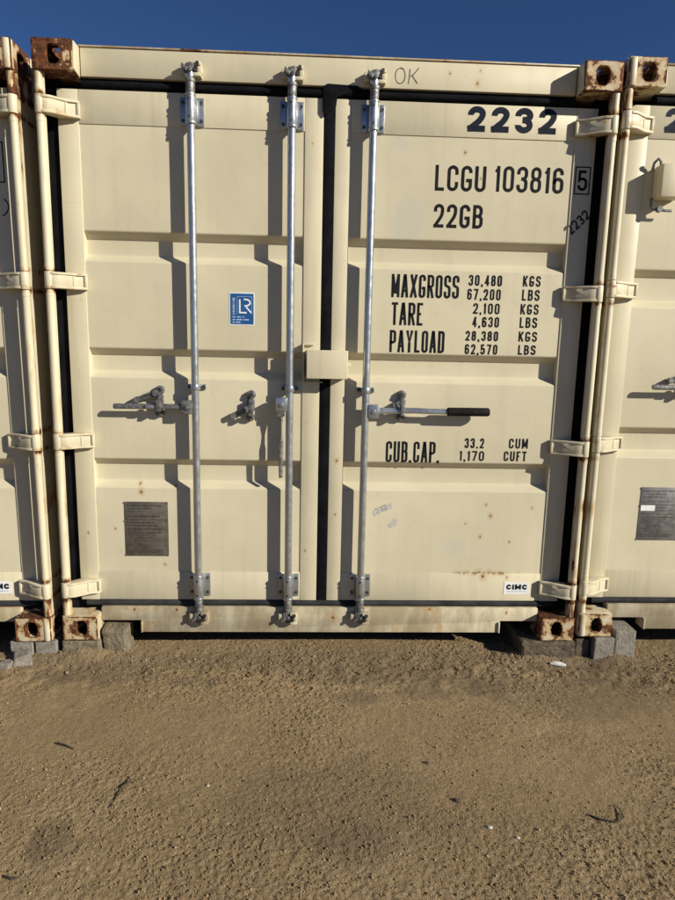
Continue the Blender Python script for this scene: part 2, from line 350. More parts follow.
def ground():
    xs = axis_pts(-1.85, 1.85, .0045, 900); ys = axis_pts(-1.55, .45, .0042, 900)
    X, Yg = np.meshgrid(xs, ys); Z = height(X, Yg)
    nx, ny = len(xs), len(ys)
    vs = np.stack([X.ravel(), Yg.ravel(), Z.ravel()], 1).astype(np.float32)
    i = np.arange(nx*ny).reshape(ny, nx)
    q = np.stack([i[:-1,:-1], i[:-1,1:], i[1:,1:], i[1:,:-1]], -1).reshape(-1, 4).astype(np.int32)
    me = bpy.data.meshes.new('ground')
    me.vertices.add(len(vs)); me.vertices.foreach_set('co', vs.ravel())
    me.loops.add(q.size); me.loops.foreach_set('vertex_index', q.ravel())
    me.polygons.add(len(q)); me.polygons.foreach_set('loop_start', np.arange(0, q.size, 4, dtype=np.int32)); me.polygons.foreach_set('loop_total', np.full(len(q), 4, np.int32))
    me.polygons.foreach_set('use_smooth', np.ones(len(q), bool))
    me.update(); me.validate()
    m, nt, b = newmat('sandy_dirt')
    pos = nd(nt, 'ShaderNodeNewGeometry').outputs['Position']
    c = mix(nt, ramp(nt, noise(nt, pos, 1.6, 6, .6), .36, .66), (.250, .181, .101), (.315, .232, .135))
    c = mix(nt, ramp(nt, noise(nt, pos, 6, 6, .65), .52, .74, 0, .55), c, (.180, .130, .073))
    vo = nd(nt, 'ShaderNodeTexVoronoi', {'Vector': pos, 'Scale': 190.0})
    vr = nd(nt, 'ShaderNodeSeparateColor', {0: vo.outputs['Color']}).outputs[0]
    c = mix(nt, ramp(nt, vr, .0, 1.0, 0, .55), c, (.190, .136, .076))
    c = mix(nt, ramp(nt, vr, .90, .98, 0, .6), c, (.42, .33, .22))
    # damp and stained patches, plus a darker band along the sill
    sep = nd(nt, 'ShaderNodeSeparateXYZ', {0: pos})
    pn = mth(nt, 'MULTIPLY', mth(nt, 'SUBTRACT', noise(nt, pos, 9, 5, .7), .5), 3.2)
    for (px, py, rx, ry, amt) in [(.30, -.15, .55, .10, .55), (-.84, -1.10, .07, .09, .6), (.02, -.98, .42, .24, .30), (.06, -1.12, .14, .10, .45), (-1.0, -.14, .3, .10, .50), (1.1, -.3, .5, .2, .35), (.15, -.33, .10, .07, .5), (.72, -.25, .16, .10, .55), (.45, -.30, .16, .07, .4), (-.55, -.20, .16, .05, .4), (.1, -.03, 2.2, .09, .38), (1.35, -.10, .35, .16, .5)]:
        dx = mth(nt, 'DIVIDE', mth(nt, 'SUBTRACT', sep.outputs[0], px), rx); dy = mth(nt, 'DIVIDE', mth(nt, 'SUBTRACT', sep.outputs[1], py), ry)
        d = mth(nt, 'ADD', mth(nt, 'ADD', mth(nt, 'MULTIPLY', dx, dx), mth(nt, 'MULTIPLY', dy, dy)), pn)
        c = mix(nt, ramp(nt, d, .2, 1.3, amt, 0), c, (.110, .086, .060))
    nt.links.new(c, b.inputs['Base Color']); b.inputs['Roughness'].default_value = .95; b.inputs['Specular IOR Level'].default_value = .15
    hb = mth(nt, 'ADD', mth(nt, 'MULTIPLY', noise(nt, pos, 260, 4, .7), .0035), mth(nt, 'MULTIPLY', vo.outputs['Distance'], -.0016))
    nt.links.new(nd(nt, 'ShaderNodeBump', {'Height': hb, 'Strength': 1.0, 'Distance': 1.0}).outputs[0], b.inputs['Normal'])
    me.materials.append(m)
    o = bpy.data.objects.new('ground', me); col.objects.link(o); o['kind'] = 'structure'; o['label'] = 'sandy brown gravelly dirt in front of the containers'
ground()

def gravel():
    n = 130000
    x = rng.uniform(-1.85, 1.85, n); y = rng.uniform(-1.5, .30, n)
    s = .0012 + .0013*rng.random(n) + .0040*rng.random(n)**16
    keep = rng.random(n) < np.clip(.62 + 1.5*vnoise(x+40, y+20, .33, 21) + .7*vnoise(x+3, y+2, .11, 22), .12, 1)
    x, y, s = x[keep], y[keep], s[keep]; n = len(x)
    near = rng.random(n) < .04
    y = np.where(near, rng.normal(-.04, .07, n), y); s = np.where(near, s*1.6, s)
    z = height(x, y) + s*.35
    O = np.array([(1,0,0),(0,1,0),(-1,0,0),(0,-1,0),(0,0,1),(0,0,-1)], float)
    F = np.array([(0,1,4),(1,2,4),(2,3,4),(3,0,4),(1,0,5),(2,1,5),(3,2,5),(0,3,5)])
    a = rng.uniform(0, 6.28, n); ca, sa = np.cos(a), np.sin(a)
    P = O[None]*rng.uniform(.6, 1.25, (n, 6, 1))*s[:, None, None]*np.stack([np.ones(n), rng.uniform(.6, 1, n), rng.uniform(.5, .9, n)], 1)[:, None, :]
    Q = np.stack([P[..., 0]*ca[:, None]-P[..., 1]*sa[:, None], P[..., 0]*sa[:, None]+P[..., 1]*ca[:, None], P[..., 2]], -1)
    Q += np.stack([x, y, z], 1)[:, None]
    fs = (F[None] + (np.arange(n)*6)[:, None, None]).reshape(-1, 3).astype(np.int32)
    me = bpy.data.meshes.new('gravel'); me.vertices.add(n*6); me.vertices.foreach_set('co', Q.astype(np.float32).ravel())
    me.loops.add(fs.size); me.loops.foreach_set('vertex_index', fs.ravel())
    me.polygons.add(len(fs)); me.polygons.foreach_set('loop_start', np.arange(0, fs.size, 3, dtype=np.int32)); me.polygons.foreach_set('loop_total', np.full(len(fs), 3, np.int32))
    shade = rng.random(n)
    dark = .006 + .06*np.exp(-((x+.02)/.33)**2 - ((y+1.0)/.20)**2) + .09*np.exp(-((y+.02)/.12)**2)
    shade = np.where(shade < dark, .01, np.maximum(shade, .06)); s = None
    shade = np.repeat(shade, 6).astype(np.float32)
    at = me.attributes.new('shade', 'FLOAT', 'POINT'); at.data.foreach_set('value', shade)
    me.update(); me.validate()
    m, nt, b = newmat('gravel_grains')
    f = nd(nt, 'ShaderNodeAttribute', attribute_name='shade').outputs['Fac']
    cr = nd(nt, 'ShaderNodeValToRGB', {0: f}); e = cr.color_ramp; e.interpolation = 'CONSTANT'
    e.elements[0].position = 0; e.elements[0].color = (.035, .028, .022, 1); e.elements[1].position = .05; e.elements[1].color = (.195, .139, .078, 1)
    for p, c in ((.3, (.245, .177, .10)), (.6, (.295, .216, .126)), (.93, (.36, .282, .182)), (.997, (.46, .41, .33))):
        k = e.elements.new(p); k.color = rgba(c)
    nt.links.new(cr.outputs[0], b.inputs['Base Color']); b.inputs['Roughness'].default_value = .9; b.inputs['Specular IOR Level'].default_value = .2
    me.materials.append(m)
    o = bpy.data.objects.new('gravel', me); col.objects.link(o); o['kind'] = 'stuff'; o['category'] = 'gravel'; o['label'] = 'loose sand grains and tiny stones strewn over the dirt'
gravel()

# ------------------------------------------------------------------ container parts
def casting(parent, sx, sz, x_out, z_out, mat, tube=False):
    """hollow ISO corner fitting with oval holes in the end, the side and the top or bottom; wear marks its edges"""
    W, D, H, T = .162, .178, .118, .024
    v, f, wr = [], [], []
    def ringface(P, w, h, cx, cy, rx, ry):
        """P(u,v,t): point on the face, t deep into the wall; face [0,w]x[0,h] with an oval hole"""
        N = 32; loops = []
        for (k, t, wv) in ((0, 0, 1.0), (1, 0, .15), (2, 0, .2), (3, 0, .95), (3, 1, .6), (0, 1, 0)):
            lp = []
            for i in range(N):
                a = 2*math.pi*i/N; c, s = math.cos(a), math.sin(a)
                ex = math.copysign(abs(c)**.8, c)*rx + cx; ey = math.copysign(abs(s)**.8, s)*ry + cy
                m = max(abs(c), abs(s)); bx = .5*w + c/m*.5*w; by = .5*h + s/m*.5*h
                q = (0, .3, .75, 1)[k]
                lp.append(len(v)); v.append(P(bx*(1-q)+ex*q, by*(1-q)+ey*q, T*t)); wr.append(wv)
            loops.append(lp)
        for A, B in zip(loops[:-1], loops[1:]):
            for i in range(N): f.append((A[i], A[(i+1) % N], B[(i+1) % N], B[i]))
    X = lambda u: x_out - sx*u           # u measured from the outer side inwards
    Zt = lambda t: z_out - sz*t          # t measured from the outer (top/bottom) face
    ringface(lambda a, b, t: (X(a), t, Zt(b)), W, H, .087, .060, .030 if sz > 0 else .027, .038)                       # end face
    ringface(lambda a, b, t: (X(t), a, Zt(b)), D, H, .100, .060, .0395, .031)                       # outer side
    ringface(lambda a, b, t: (X(a), b, Zt(t)), W, D, .089, .100, .031, .060)                        # top or bottom
    def quad(ps, ww=.4):
        n = len(v); v.extend(ps); wr.extend([ww]*4); f.append((n, n+1, n+2, n+3))
    quad([(X(W), 0, Zt(0)), (X(W), D, Zt(0)), (X(W), D, Zt(H)), (X(W), 0, Zt(H))], -.5)
    quad([(X(0), 0, Zt(H)), (X(W), 0, Zt(H)), (X(W), D, Zt(H)), (X(0), D, Zt(H))], -.1)
    quad([(X(0), D, Zt(0)), (X(W), D, Zt(0)), (X(W), D, Zt(H)), (X(0), D, Zt(H))])
    me = bpy.data.meshes.new('corner_casting'); me.from_pydata(v, [], f)
    at = me.attributes.new('wear', 'FLOAT', 'POINT'); at.data.foreach_set('value', wr)
    bm = bmesh.new(); bm.from_mesh(me); bmesh.ops.remove_doubles(bm, verts=[v for v in bm.verts], dist=.0004); bmesh.ops.recalc_face_normals(bm, faces=bm.faces)
    es = [e for e in bm.edges if len(e.link_faces) == 2 and e.calc_face_angle(0) > math.radians(80)
          and all(min(abs(p.co.x-X(0)), abs(p.co.x-X(W))) < 1e-4 or p.co.y < 1e-4 for p in e.verts)
          and all(min(abs(p.co.z-Zt(0)), abs(p.co.z-Zt(H)), abs(p.co.x-X(0)), abs(p.co.x-X(W))) < 1e-4 for p in e.verts)]
    bmesh.ops.bevel(bm, geom=es, offset=.006, segments=2, profile=.5, affect='EDGES', clamp_overlap=True)
    for fc in bm.faces: fc.smooth = True
    for e in bm.edges: e.smooth = len(e.link_faces) == 2 and e.calc_face_angle(0) < math.radians(32)
    bm.to_mesh(me); bm.free(); me.materials.append(M[mat])
    o = bpy.data.objects.new('corner_casting', me); col.objects.link(o); o.parent = parent
    if sz > 0:        # plate welded between casting and header
        MB().prism([(.012, Zt(.004)), (.0745, Zt(.004)), (.0745, Zt(H+.002)), (.004, Zt(H-.006))], 'x', X(W+.0008), X(W+.006)).build('weld_gusset', 'header', o, .001)
    if tube:
        mb = MB(); z0, z1 = sorted((Zt(.004), Zt(H-.002)))
        mb.cyl((X(.019), .015, z0), (X(.019), .015, z1), .0205); mb.build('post_weld', 'post', o, .004)
    return o

def hinge(parent, s, z):
    u = lambda k: s*(1.219 - k)
    mb = MB(); mb.cyl((u(.0180), .023, z-.036), (u(.0180), .023, z+.036), .0205, n=24)
    fl = [(u(.030), .004), (u(.060), .010), (u(.118), .052), (u(.160), .064), (u(.160), .0845), (u(.075), .0845), (u(.030), .046)]
    wb = [(u(.030), .008), (u(.060), .015), (u(.118), .060), (u(.152), .069), (u(.152), .083), (u(.080), .083), (u(.034), .045)]
    mb.prism(fl, 'z', z+.024, z+.034); mb.prism(fl, 'z', z-.034, z-.024); mb.prism(wb, 'z', z-.0238, z+.0238)
    mb.box(u(.160), u(.150), .0635, .084, z-.0236, z+.0236); mb.box(u(.112), u(.106), .050, .07, z-.0236, z+.0236)
    mb.build('hinge', 'hinge', parent, .0014)

def fillet_any(pts, r, n=5):
    out = []
    for i, p in enumerate(pts):
        v = Vector(p[:2])
        if len(p) < 3: out.append(v); continue
        a, b = (Vector(pts[i-1][:2]) - v), (Vector(pts[i+1][:2]) - v)
        A, B = v + a.normalized()*r, v + b.normalized()*r
        for k in range(n):
            t = k/(n-1); out.append(A*(1-t)**2 + v*2*t*(1-t) + B*t*t)
    return out
def panel_profile(z0, z1, recs, yo=.0895, d=.040, th=.003):
    p = [(yo, z1)]
    for (a, b) in recs: p += [(yo, a), (yo+d, a-.030), (yo+d, b+.028), (yo, b)]
    p += [(yo, z0)]
    p = [tuple(v) for v in fillet_any([p[0]] + [q + (1,) for q in p[1:-1]] + [p[-1]], .006)]
    back = [(y+th, z) for y, z in p[::-1]]
    return p + back

BOLT = {}
def bolt(parent, p, r, l, n, mat='bolt', name='bolt'):
    key = (r, l, n, mat, name)
    if key not in BOLT:
        o = MB().cyl((0, 0, 0), (0, l, 0), r, n=n).build(name, mat); BOLT[key] = o.data
    else:
        o = bpy.data.objects.new(name, BOLT[key]); col.objects.link(o)
    o.parent = parent; o.location = p
    return o
def keeper(parent, x, z, up):
    """cam keeper welded to header or sill: cream block with bolts"""
    yb = .0755 if up else .0605
    mb = MB()
    mb.box(x+.012, x+.046, yb-.040, yb, z-.030, z-.016); mb.box(x+.012, x+.046, yb-.040, yb, z+.012, z+.026)
    mb.box(x+.030, x+.048, yb-.034, yb, z-.0155, z+.0115); mb.box(x-.044, x-.022, yb-.026, yb, z-.020, z+.018); mb.box(x-.040, x+.040, yb-.006, yb, z-.014, z+.010)
    k = mb.build('cam_keeper', 'header' if up else 'sill', parent, .003)
    bolt(k, (x+.032, yb-.047, z+.018), .0075, .009, 8); bolt(k, (x+.022, yb-.047, z-.006), .008, .017, 8)

def rod(parent, x, dusty=False):
    r = MB(); r.cyl((x, .045, .125), (x, .045, 2.50), .0168, n=24)
    rd = r.build('locking_bar', 'zinc', parent)
    for (z, up) in ((2.356, 1), (.249, -1)):
        b = MB()
        b.box(x-.050, x-.020, .079, .0848, z-.056, z+.056); b.box(x+.020, x+.050, .079, .0848, z-.056, z+.056)
        b.box(x-.0205, x-.014, .036, .0845, z-.055, z+.055); b.box(x+.014, x+.0205, .036, .0845, z-.055, z+.055)
        b.cyl((x, .044, z-.056), (x, .044, z+.056), .0212, n=24); b.cyl((x, .044, z-.060), (x, .044, z-.050), .0235, n=24); b.cyl((x, .044, z+.050), (x, .044, z+.0585), .0232, n=24)
        b.build('bearing_bracket', 'zinc', rd, .0015)
        for dx in (-.038, .038):
            for dz in (-.036, .036): bolt(rd, (x+dx, .073, z+dz), .0075, .0065, 6)
        for dz in (-.034, .036): bolt(rd, (x-.003, .0215, z+dz), .0055, .003, 10)
        # collar and cam at the bar's end
        zc = z + up*.062; c = MB()
        c.cyl((x, .045, zc), (x, .045, zc+up*.045), .0190, n=24); c.cyl((x, .045, zc+up*.040), (x, .045, zc+up*.054), .0222, n=24)
        ze = zc + up*.054
        c.prism([(x-.020, ze), (x+.016, ze), (x+.004, ze+up*.018), (x+.020, ze+up*.050), (x+.006, ze+up*.062), (x-.016, ze+up*.056), (x-.024, ze+up*.030)], 'y', .030, .058)
        c.prism([(x-.034, ze+up*.040), (x-.010, ze+up*.022), (x-.006, ze+up*.036), (x-.030, ze+up*.056)], 'y', .022, .040)
        c.cyl((x+.004, .020, ze+up*.030), (x+.004, .062, ze+up*.030), .009, n=10)
        c.build('cam', 'zinc_dark', rd, .002)
    g = MB(); z = 1.195
    g.box(x-.042, x-.019, .080, .0865, z-.012, z+.012); g.box(x+.019, x+.042, .080, .0865, z-.012, z+.012)
    g.cyl((x, .045, z-.012), (x, .045, z+.012), .0205, n=24); g.box(x-.0205, x+.0205, .046, .086, z-.0115, z+.0115)
    g.build('guide_strap', 'zinc', rd, .001)
    for dx in (-.031, .031): bolt(rd, (x+dx, .073, z), .0085, .008, 6)
    return rd

def retainer(parent, x, z, lever, zt=.058, zb=-.052):
    """handle catch bolted to the door: plate with round bosses and a swinging hasp"""
    mb = MB()
    mb.box(x-.013, x+.013, .074, .0893, z+zb, z+zt)
    mb.cyl((x+.002, .068, z+zb+.004), (x+.002, .0893, z+zb+.004), .020, n=20); mb.cyl((x+.006, .068, z+zt-.004), (x+.006, .0893, z+zt-.004), .020, n=20)
    mb.box(x-.004, x+.022, .052, .076, z-.020, z+.034); mb.box(x-.004, x+.016, .024, .056, z-.040, z-.026); mb.box(x-.004, x+.018, .024, .034, z-.026, z+.012)
    o = mb.build('handle_retainer', 'zinc_dark', parent, .003)
    bolt(o, (x+.006, .060, z+zt-.004), .010, .010, 6); bolt(o, (x+.002, .060, z+zb+.004), .011, .012, 12)
    a, e = lever
    h = MB(); p0, p1 = Vector((a[0], .066, a[1])), Vector((e[0], .068, e[1]))
    off = Vector((-(p1-p0).z, 0, (p1-p0).x)).normalized()*.008
    h.sweep([p0+off, p0*.4+p1*.6+off*.9, p1+off*.5], [.006, .0055, .006], 8); h.sweep([p0-off, p0*.4+p1*.6-off*.9, p1-off*.5], [.006, .0055, .006], 8)
    h.cyl(p1+Vector((0, -.010, 0)), p1+Vector((0, .014, 0)), .0135, n=14); h.cyl(p0+Vector((0, -.012, 0)), p0+Vector((0, .018, 0)), .015, n=14)
    h.build('hasp', 'zinc_dark', o)
    return o

def hub(mb, x, z, d):
    mb.box(x+d*.012, x+d*.062, .026, .056, z-.030, z+.032); mb.cyl((x+d*.036, .020, z), (x+d*.036, .028, z), .011, n=14)

def plate(parent, x0, x1, z0, z1, y, mat, seed):
    r = random.Random(seed)
    o = MB().box(x0, x1, y-.0022, y-.0003, z0, z1).build('data_plate', mat, parent, .0006)
    t = MB(); h = z1-z0
    rows = [(.93, .9), (.875, .62), (.82, .5), (.735, .85), (.62, .7), (.565, .8), (.50, .92), (.435, .9), (.39, .72), (.345, .7), (.30, .5), (.262, .5), (.222, .5), (.185, .5), (.15, .5), (.11, .9), (.075, .85)]
    for (p, fl) in rows:
        a = x0 + (x1-x0)*(.06 if fl > .65 else r.choice([.08, .2, .3]))
        dashes(t, a, x1-.012, z0+h*p, r.choice([.0035, .0045, .006]), y-.0025, r, fl)
    t.box(x0+.004, x1-.004, y-.0026, y-.0023, z0+h*.665, z0+h*.675)
    t.build('print', 'plate_text', o)
    for (fx, fz) in ((0, 0), (1, 0), (0, 1), (1, 1), (0, .655), (1, .655)):
        bolt(o, (x0+.003+(x1-x0-.006)*fx, y-.005, z0+.005+(h-.01)*fz), .0036, .005, 8, 'plate_grey', 'rivet')
    return o

def lock_box(parent):
    mb = MB(); x0, x1, z0, z1 = -.094, .090, 1.246, 1.372
    mb.box(x0, x1, .000, .007, z0, z1); mb.box(x0, x0+.007, .0068, .085, z0+.001, z1-.001); mb.box(x1-.007, x1, .0068, .085, z0+.001, z1-.001)
    mb.box(x0+.0071, x1-.0071, .0068, .085, z1-.008, z1-.0005)
    o = mb.build('lock_box', 'frame', parent, .003, 3)
    c = MB(); c.box(-.112, -.106, .035, .084, 1.225, 1.400); c.box(-.1058, -.060, .068, .084, 1.393, 1.400); c.box(-.1058, -.02, .070, .084, 1.224, 1.229)
    c.build('bracket', 'frame', o, .0015)
    l = MB(); l.box(.0905, .104, .030, .060, 1.30, 1.318); l.build('lug', 'frame', o, .002)

def container(name, label, loc, recs, tl, tr, bl, br, tubes=(0, 0), handle_z=1.104):
    T = thing(name, label, 'container', loc, 'cream shipping containers in a row')
    # body behind the doors
    L = 6.058
    pts = []
    y = .20; k = 0
    while y < L-.25:
        pts += [(0, y), (0, y+.07), (.036, y+.138), (.036, y+.208)]; y += .276
    for s in (-1, 1):
        prof = [(s*(1.213-a), b) for a, b in pts]; back = [(s*(1.210-a), b) for a, b in pts[::-1]]
        MB().prism(prof + back, 'z', .16, 2.53).build('side_wall', 'wall', T)
        m = MB(); m.box(s*1.217, s*1.157, .178, L-.178, 2.53, 2.588); m.build('top_rail', 'wall', T, .003)
        m = MB(); m.box(s*1.217, s*1.169, .178, L-.178, .02, .16); m.build('bottom_rail', 'wall', T, .003)
        for zc, mm in ((0, 'cast'), (1, 'cast')):
            m = MB(); m.box(s*1.219, s*1.057, L-.178, L, zc*2.473, zc*2.473+.118); m.build('corner_casting', mm, T, .006)
        m = MB(); m.box(s*1.217, s*1.10, L-.13, L-.004, .118, 2.473); m.build('corner_post', 'wall', T, .004)
    rp = [(-1.155, 2.572), (1.155, 2.572), (1.155, 2.568), (-1.155, 2.568)]
    MB().prism(rp, 'y', .19, L-.05).build('roof', 'wall', T)
    MB().box(-1.16, 1.16, .16, L-.05, .10, .16).build('floor', 'underside', T)
    MB().box(-1.10, 1.10, L-.06, L-.02, .03, 2.56).build('end_wall', 'wall', T)
    # corner castings
    casting(T, -1, 1, -1.219, 2.591, tl, tubes[0]); casting(T, 1, 1, 1.219, 2.591, tr, tubes[1])
    casting(T, -1, -1, -1.219, 0, bl, tubes[0]); casting(T, 1, -1, 1.219, 0, br, tubes[1])
    # posts
    for s in (-1, 1):
        mb = MB(); x = s*1.2020
        zz = [.119] + [q for z in HZ[::-1] for q in (z-.0395, z+.0395)] + [2.472]
        for a, b in zip(zz[::2], zz[1::2]):
            mb.cyl((x, .023, a), (x, .023, b), .0165, n=24)
        for z in HZ:
            for d in (-1, 1): mb.cyl((x, .023, z+d*.0400), (x, .023, z+d*.068), .0176, n=24)
        mb.cyl((x, .024, .12), (x, .024, 2.47), .013)
        p = mb.build('corner_post', 'post', T, .0015, 1)
        MB().box(s*1.2165, s*1.2090, .0405, .20, .118, 2.473).build('post_web', 'post', p)
        MB().box(s*1.1945, s*1.1815, .027, .034, .1185, 2.4725).build('post_flange', 'post', p, .002)
    # header and sill
    h = MB().box(-1.0500, 1.0500, .075, .178, 2.4775, 2.590).build('header', 'header', T, .004)
    MB().box(-1.056, 1.056, .070, .19, 2.5905, 2.597).build('roof_edge', 'lip', h, .001)
    n = .862
    sp = [(-1.056, .141), (-1.056, .074), (-n-.012, .074), (-n, .062), (-n, .014), (n, .014), (n, .062), (n+.012, .074), (1.056, .074), (1.056, .141)]
    sill = MB().prism(sp, 'y', .060, .125).build('sill', 'sill', T, .003)
    for s in (-1, 1):
        m = MB(); m.box(s*(n+.0005), s*(n+.008), .050, .125, .016, .070); m.build('notch_rim', 'sill', sill, .001)
    MB().box(-.86, .86, .14, .20, .02, .10).build('cross_beam', 'underside', sill)
    # gasket on the frame
    m = MB()
    m.box(-1.0560, 1.0560, .090, .12, 2.428, 2.4772); g = m.build('door_gasket', 'rubber', T, .004)
    MB().box(-1.15, 1.15, .085, .12, .1412, .172).build('gasket_gap_strip', 'rubber', g, .004)
    m = MB(); m.cyl((-1.13, .088, .1545), (1.13, .088, .1545), .0150, n=14); m.build('gasket_lip', 'gasket_dusty', g)
    for s in (-1, 1):
        m = MB(); m.cyl((s*1.05, .090, 2.452), (s*.04, .090, 2.452), .016, n=14); m.build('gasket_lip', 'rubber', g)
        MB().box(s*1.150, s*1.2155, .102, .13, .118, 2.473).build('gasket_gap_strip', 'rubber', g)  # gasket, its black widened over the gap to the post to paint the shade
    m = MB(); m.box(-.0335, .0155, .086, .10, .168, 2.434)
    m.prism([(-.040, 2.475), (-.040, 2.38), (-.026, 2.36), (.018, 2.40), (.022, 2.435), (.13, 2.468), (.105, 2.482), (-.020, 2.486)], 'y', .070, .083)
    m.build('centre_seal', 'rubber', g, .003)
    doors = []
    for (xa, xb, xc, xd, s) in ((-1.156, -1.070, -.1135, -.0340, -1), (.016, .084, 1.066, 1.160, 1)):
        m = MB()
        m.box(xa, xb, .0850, .140, .168, 2.432); m.box(xc, xd, .0850, .140, .168, 2.432)
        m.box(xb+.0002, xc-.0002, .0853, .140, 2.297, 2.4318); m.box(xb+.0002, xc-.0002, .0860, .140, .1682, .310)
        d = m.build('door', 'frame', T, .0022); doors.append(d)
        MB().prism(panel_profile(.3105, 2.2965, recs), 'x', xb-.004, xc+.004).build('door_panel', 'door', d)
        for z in HZ: hinge(d, s, z)
    # locking gear
    dl, dr = doors
    hz = handle_z
    for x in (-.592, -.169, .177):
        keeper(T, x, 2.512, True); keeper(T, x, .100, False)
    r1 = rod(T, -.592); r2 = rod(T, -.169); r3 = rod(T, .177)
    m = MB(); hub(m, -.592, hz, -1); m.build('handle_hub', 'zinc_dark', r1, .003)
    m = MB(); m.sweep([(-.65, .041, hz+.002), (-.74, .042, hz+.003), (-.80, .040, hz+.002), (-.88, .040, hz+.001), (-.950, .040, hz+.001), (-.957, .040, hz+.001)], [.0125, .0125, .0125, .0125, .0125, .010], 10, .7)
    m.build('handle', 'zinc_dark', r1)
    m = MB(); m.box(-.812, -.774, .024, .030, hz-.006, hz+.010); m.build('handle_tag', 'zinc', r1, .001)
    retainer(dl, -.762, hz+.020, ((-.772, hz+.062), (-.858, hz+.030)))
    m = MB(); hub(m, -.169, 1.124, -1); m.build('handle_hub', 'zinc', r2, .003)
    m = MB(); m.box(-.222, -.190, .026, .050, 1.072, 1.0935); m.sweep([(-.206, .038, 1.08), (-.2055, .036, 1.02), (-.205, .034, .965)], [.010, .0038, .005], 8, 1.2)
    m.sweep([(-.205, .034, .985), (-.206, .034, .955), (-.2065, .034, .88), (-.206, .034, .787)], [.006, .0105, .010, .009], 10, .6)
    m.build('handle', 'zinc_dark', r2, 0)
    retainer(dl, -.350, 1.110, ((-.362, 1.098), (-.424, 1.068)))
    m = MB(); hub(m, .177, 1.100, 1); m.build('handle_hub', 'zinc', r3, .003)
    m = MB(); m.sweep([(.235, .041, 1.103), (.30, .044, 1.104), (.345, .042, 1.106), (.40, .036, 1.108), (.47, .033, 1.106), (.57, .034, 1.105)], [.0145, .014, .014, .0135, .0130, .0130], 10, .6)
    m.build('handle', 'zinc', r3)
    m = MB(); m.sweep([(.552, .034, 1.1055), (.556, .034, 1.1055), (.65, .033, 1.106), (.738, .032, 1.1065), (.746, .032, 1.1065)], [.0165, .0195, .0200, .0198, .0160], 14, .9)
    m.build('handle_grip', 'grip', r3)
    retainer(dr, .341, 1.122, ((.335, 1.135), (.318, 1.128)))
    return T, doors, h

NEAR3 = [(1.865, 1.738), (1.362, 1.231), (.857, .720)]
# ------------------------------------------------------------------ the container in the middle
T, (dl, dr), hd = container('shipping_container', 'whole cream shipping container in the middle with number 2232 on its door', (0, 0, G), NEAR3, 'cast_heavy', 'cast', 'cast', 'cast')
lock_box(T)
YP, YF = .0888, .0845          # print lies just proud of the sheet and of the frame
text(dr, '2232', .588, .978, 2.321, 2.424, .0255, .0846, 'navy', gap=.026, round_k=.55)
text(dr, 'LCGU', .459, .684, 2.075, 2.182, .0140, YP, gap=.013); text(dr, '103816', .722, 1.031, 2.078, 2.186, .0140, YP, gap=.013)
text(dr, '5', 1.092, 1.136, 2.092, 2.178, .0120, YF)
m = MB()
for a in ((1.078, 1.148, 2.0765, 2.0815), (1.078, 1.148, 2.1885, 2.1935), (1.078, 1.083, 2.0815, 2.1885), (1.143, 1.148, 2.0815, 2.1885)): m.box(a[0], a[1], YF-.0004, YF+.0003, a[2], a[3])
m.build('check_digit_frame', 'ink', dr)
text(dr, '22GB', .460, .680, 1.920, 2.020, .0140, YP, gap=.013)
for (s, x0, x1, z0, z1) in (('MAXGROSS', .283, .590, 1.614, 1.716), ('TARE', .287, .430, 1.491, 1.592), ('PAYLOAD', .283, .535, 1.369, 1.469), ('CUB.CAP.', .283, .537, .857, .957)):
    text(dr, s, x0, x1, z0, z1, .0112, YP, gap=.0078)
for (s, x0, x1, z0, z1) in (('30,480',.632,.784,1.673,1.721),('KGS',.880,.961,1.675,1.723),('67,200',.629,.782,1.611,1.660),('LBS',.880,.961,1.613,1.662),
        ('2,100',.659,.781,1.549,1.597),('KGS',.877,.961,1.551,1.598),('4,630',.659,.782,1.490,1.537),('LBS',.878,.959,1.491,1.539),
        ('28,380',.631,.782,1.428,1.473),('KGS',.877,.963,1.429,1.475),('62,570',.631,.782,1.367,1.413),('LBS',.879,.961,1.369,1.414),
        ('33.2',.655,.747,.929,.977),('1,170',.632,.751,.868,.916),('CUM',.866,.957,.930,.978),('CUFT',.845,.954,.869,.917)):
    text(dr, s, x0, x1, z0, z1, .0078, YP, gap=.0085)
# maker's sticker
def cimc(d):
    o = MB().box(.888, 1.014, YP-.0010, YP+.0005, .2045, .2665).build('maker_sticker', 'white', d)
    return o
def cimc_full(d):
    yf = .0855
    o = MB().box(.888, 1.014, yf-.0008, yf+.0004, .2045, .2665).build('maker_sticker', 'white', d)
    text(o, 'CIMC', .899, 1.003, .228, .255, .0092, yf-.0012, 'navy', 'sticker_print', gap=.0045)
    m = MB(); r = random.Random(4); dashes(m, .905, 1.0, .2185, .005, yf-.0012, r, .97); m.build('sticker_print', 'pale_blue', o)
cimc_full(dr)
# blue inspection sticker
o = MB().box(-.4425, -.3305, YP-.0006, YP+.0003, 1.474, 1.618).build('inspection_sticker', 'white', dl)
MB().box(-.4385, -.3345, YP-.0011, YP-.0007, 1.4785, 1.6135).build('sticker_field', 'blue', o)
m = MB(); yl = YP - .0016
for i, pl in enumerate([[(-.396,1.588),(-.396,1.530),(-.366,1.530)], [(-.378,1.588),(-.350,1.588,1),(-.350,1.560,1),(-.372,1.560),(-.345,1.530)]]):
    ribbon(m, fillet(pl, .02), .0065, yl - .0001*i)
m.build('sticker_print', 'white', o)
m = MB()
for a in ([(-.408,1.600),(-.408,1.522)], [(-.408,1.600),(-.343,1.600),(-.343,1.522)]): ribbon(m, [Vector(p) for p in a], .0016, yl)
r = random.Random(3)
for i in range(9): m.box(-.4285, -.418, yl-.0002, yl+.0002, 1.522+i*.0085, 1.522+i*.0085+r.uniform(.003, .0065))
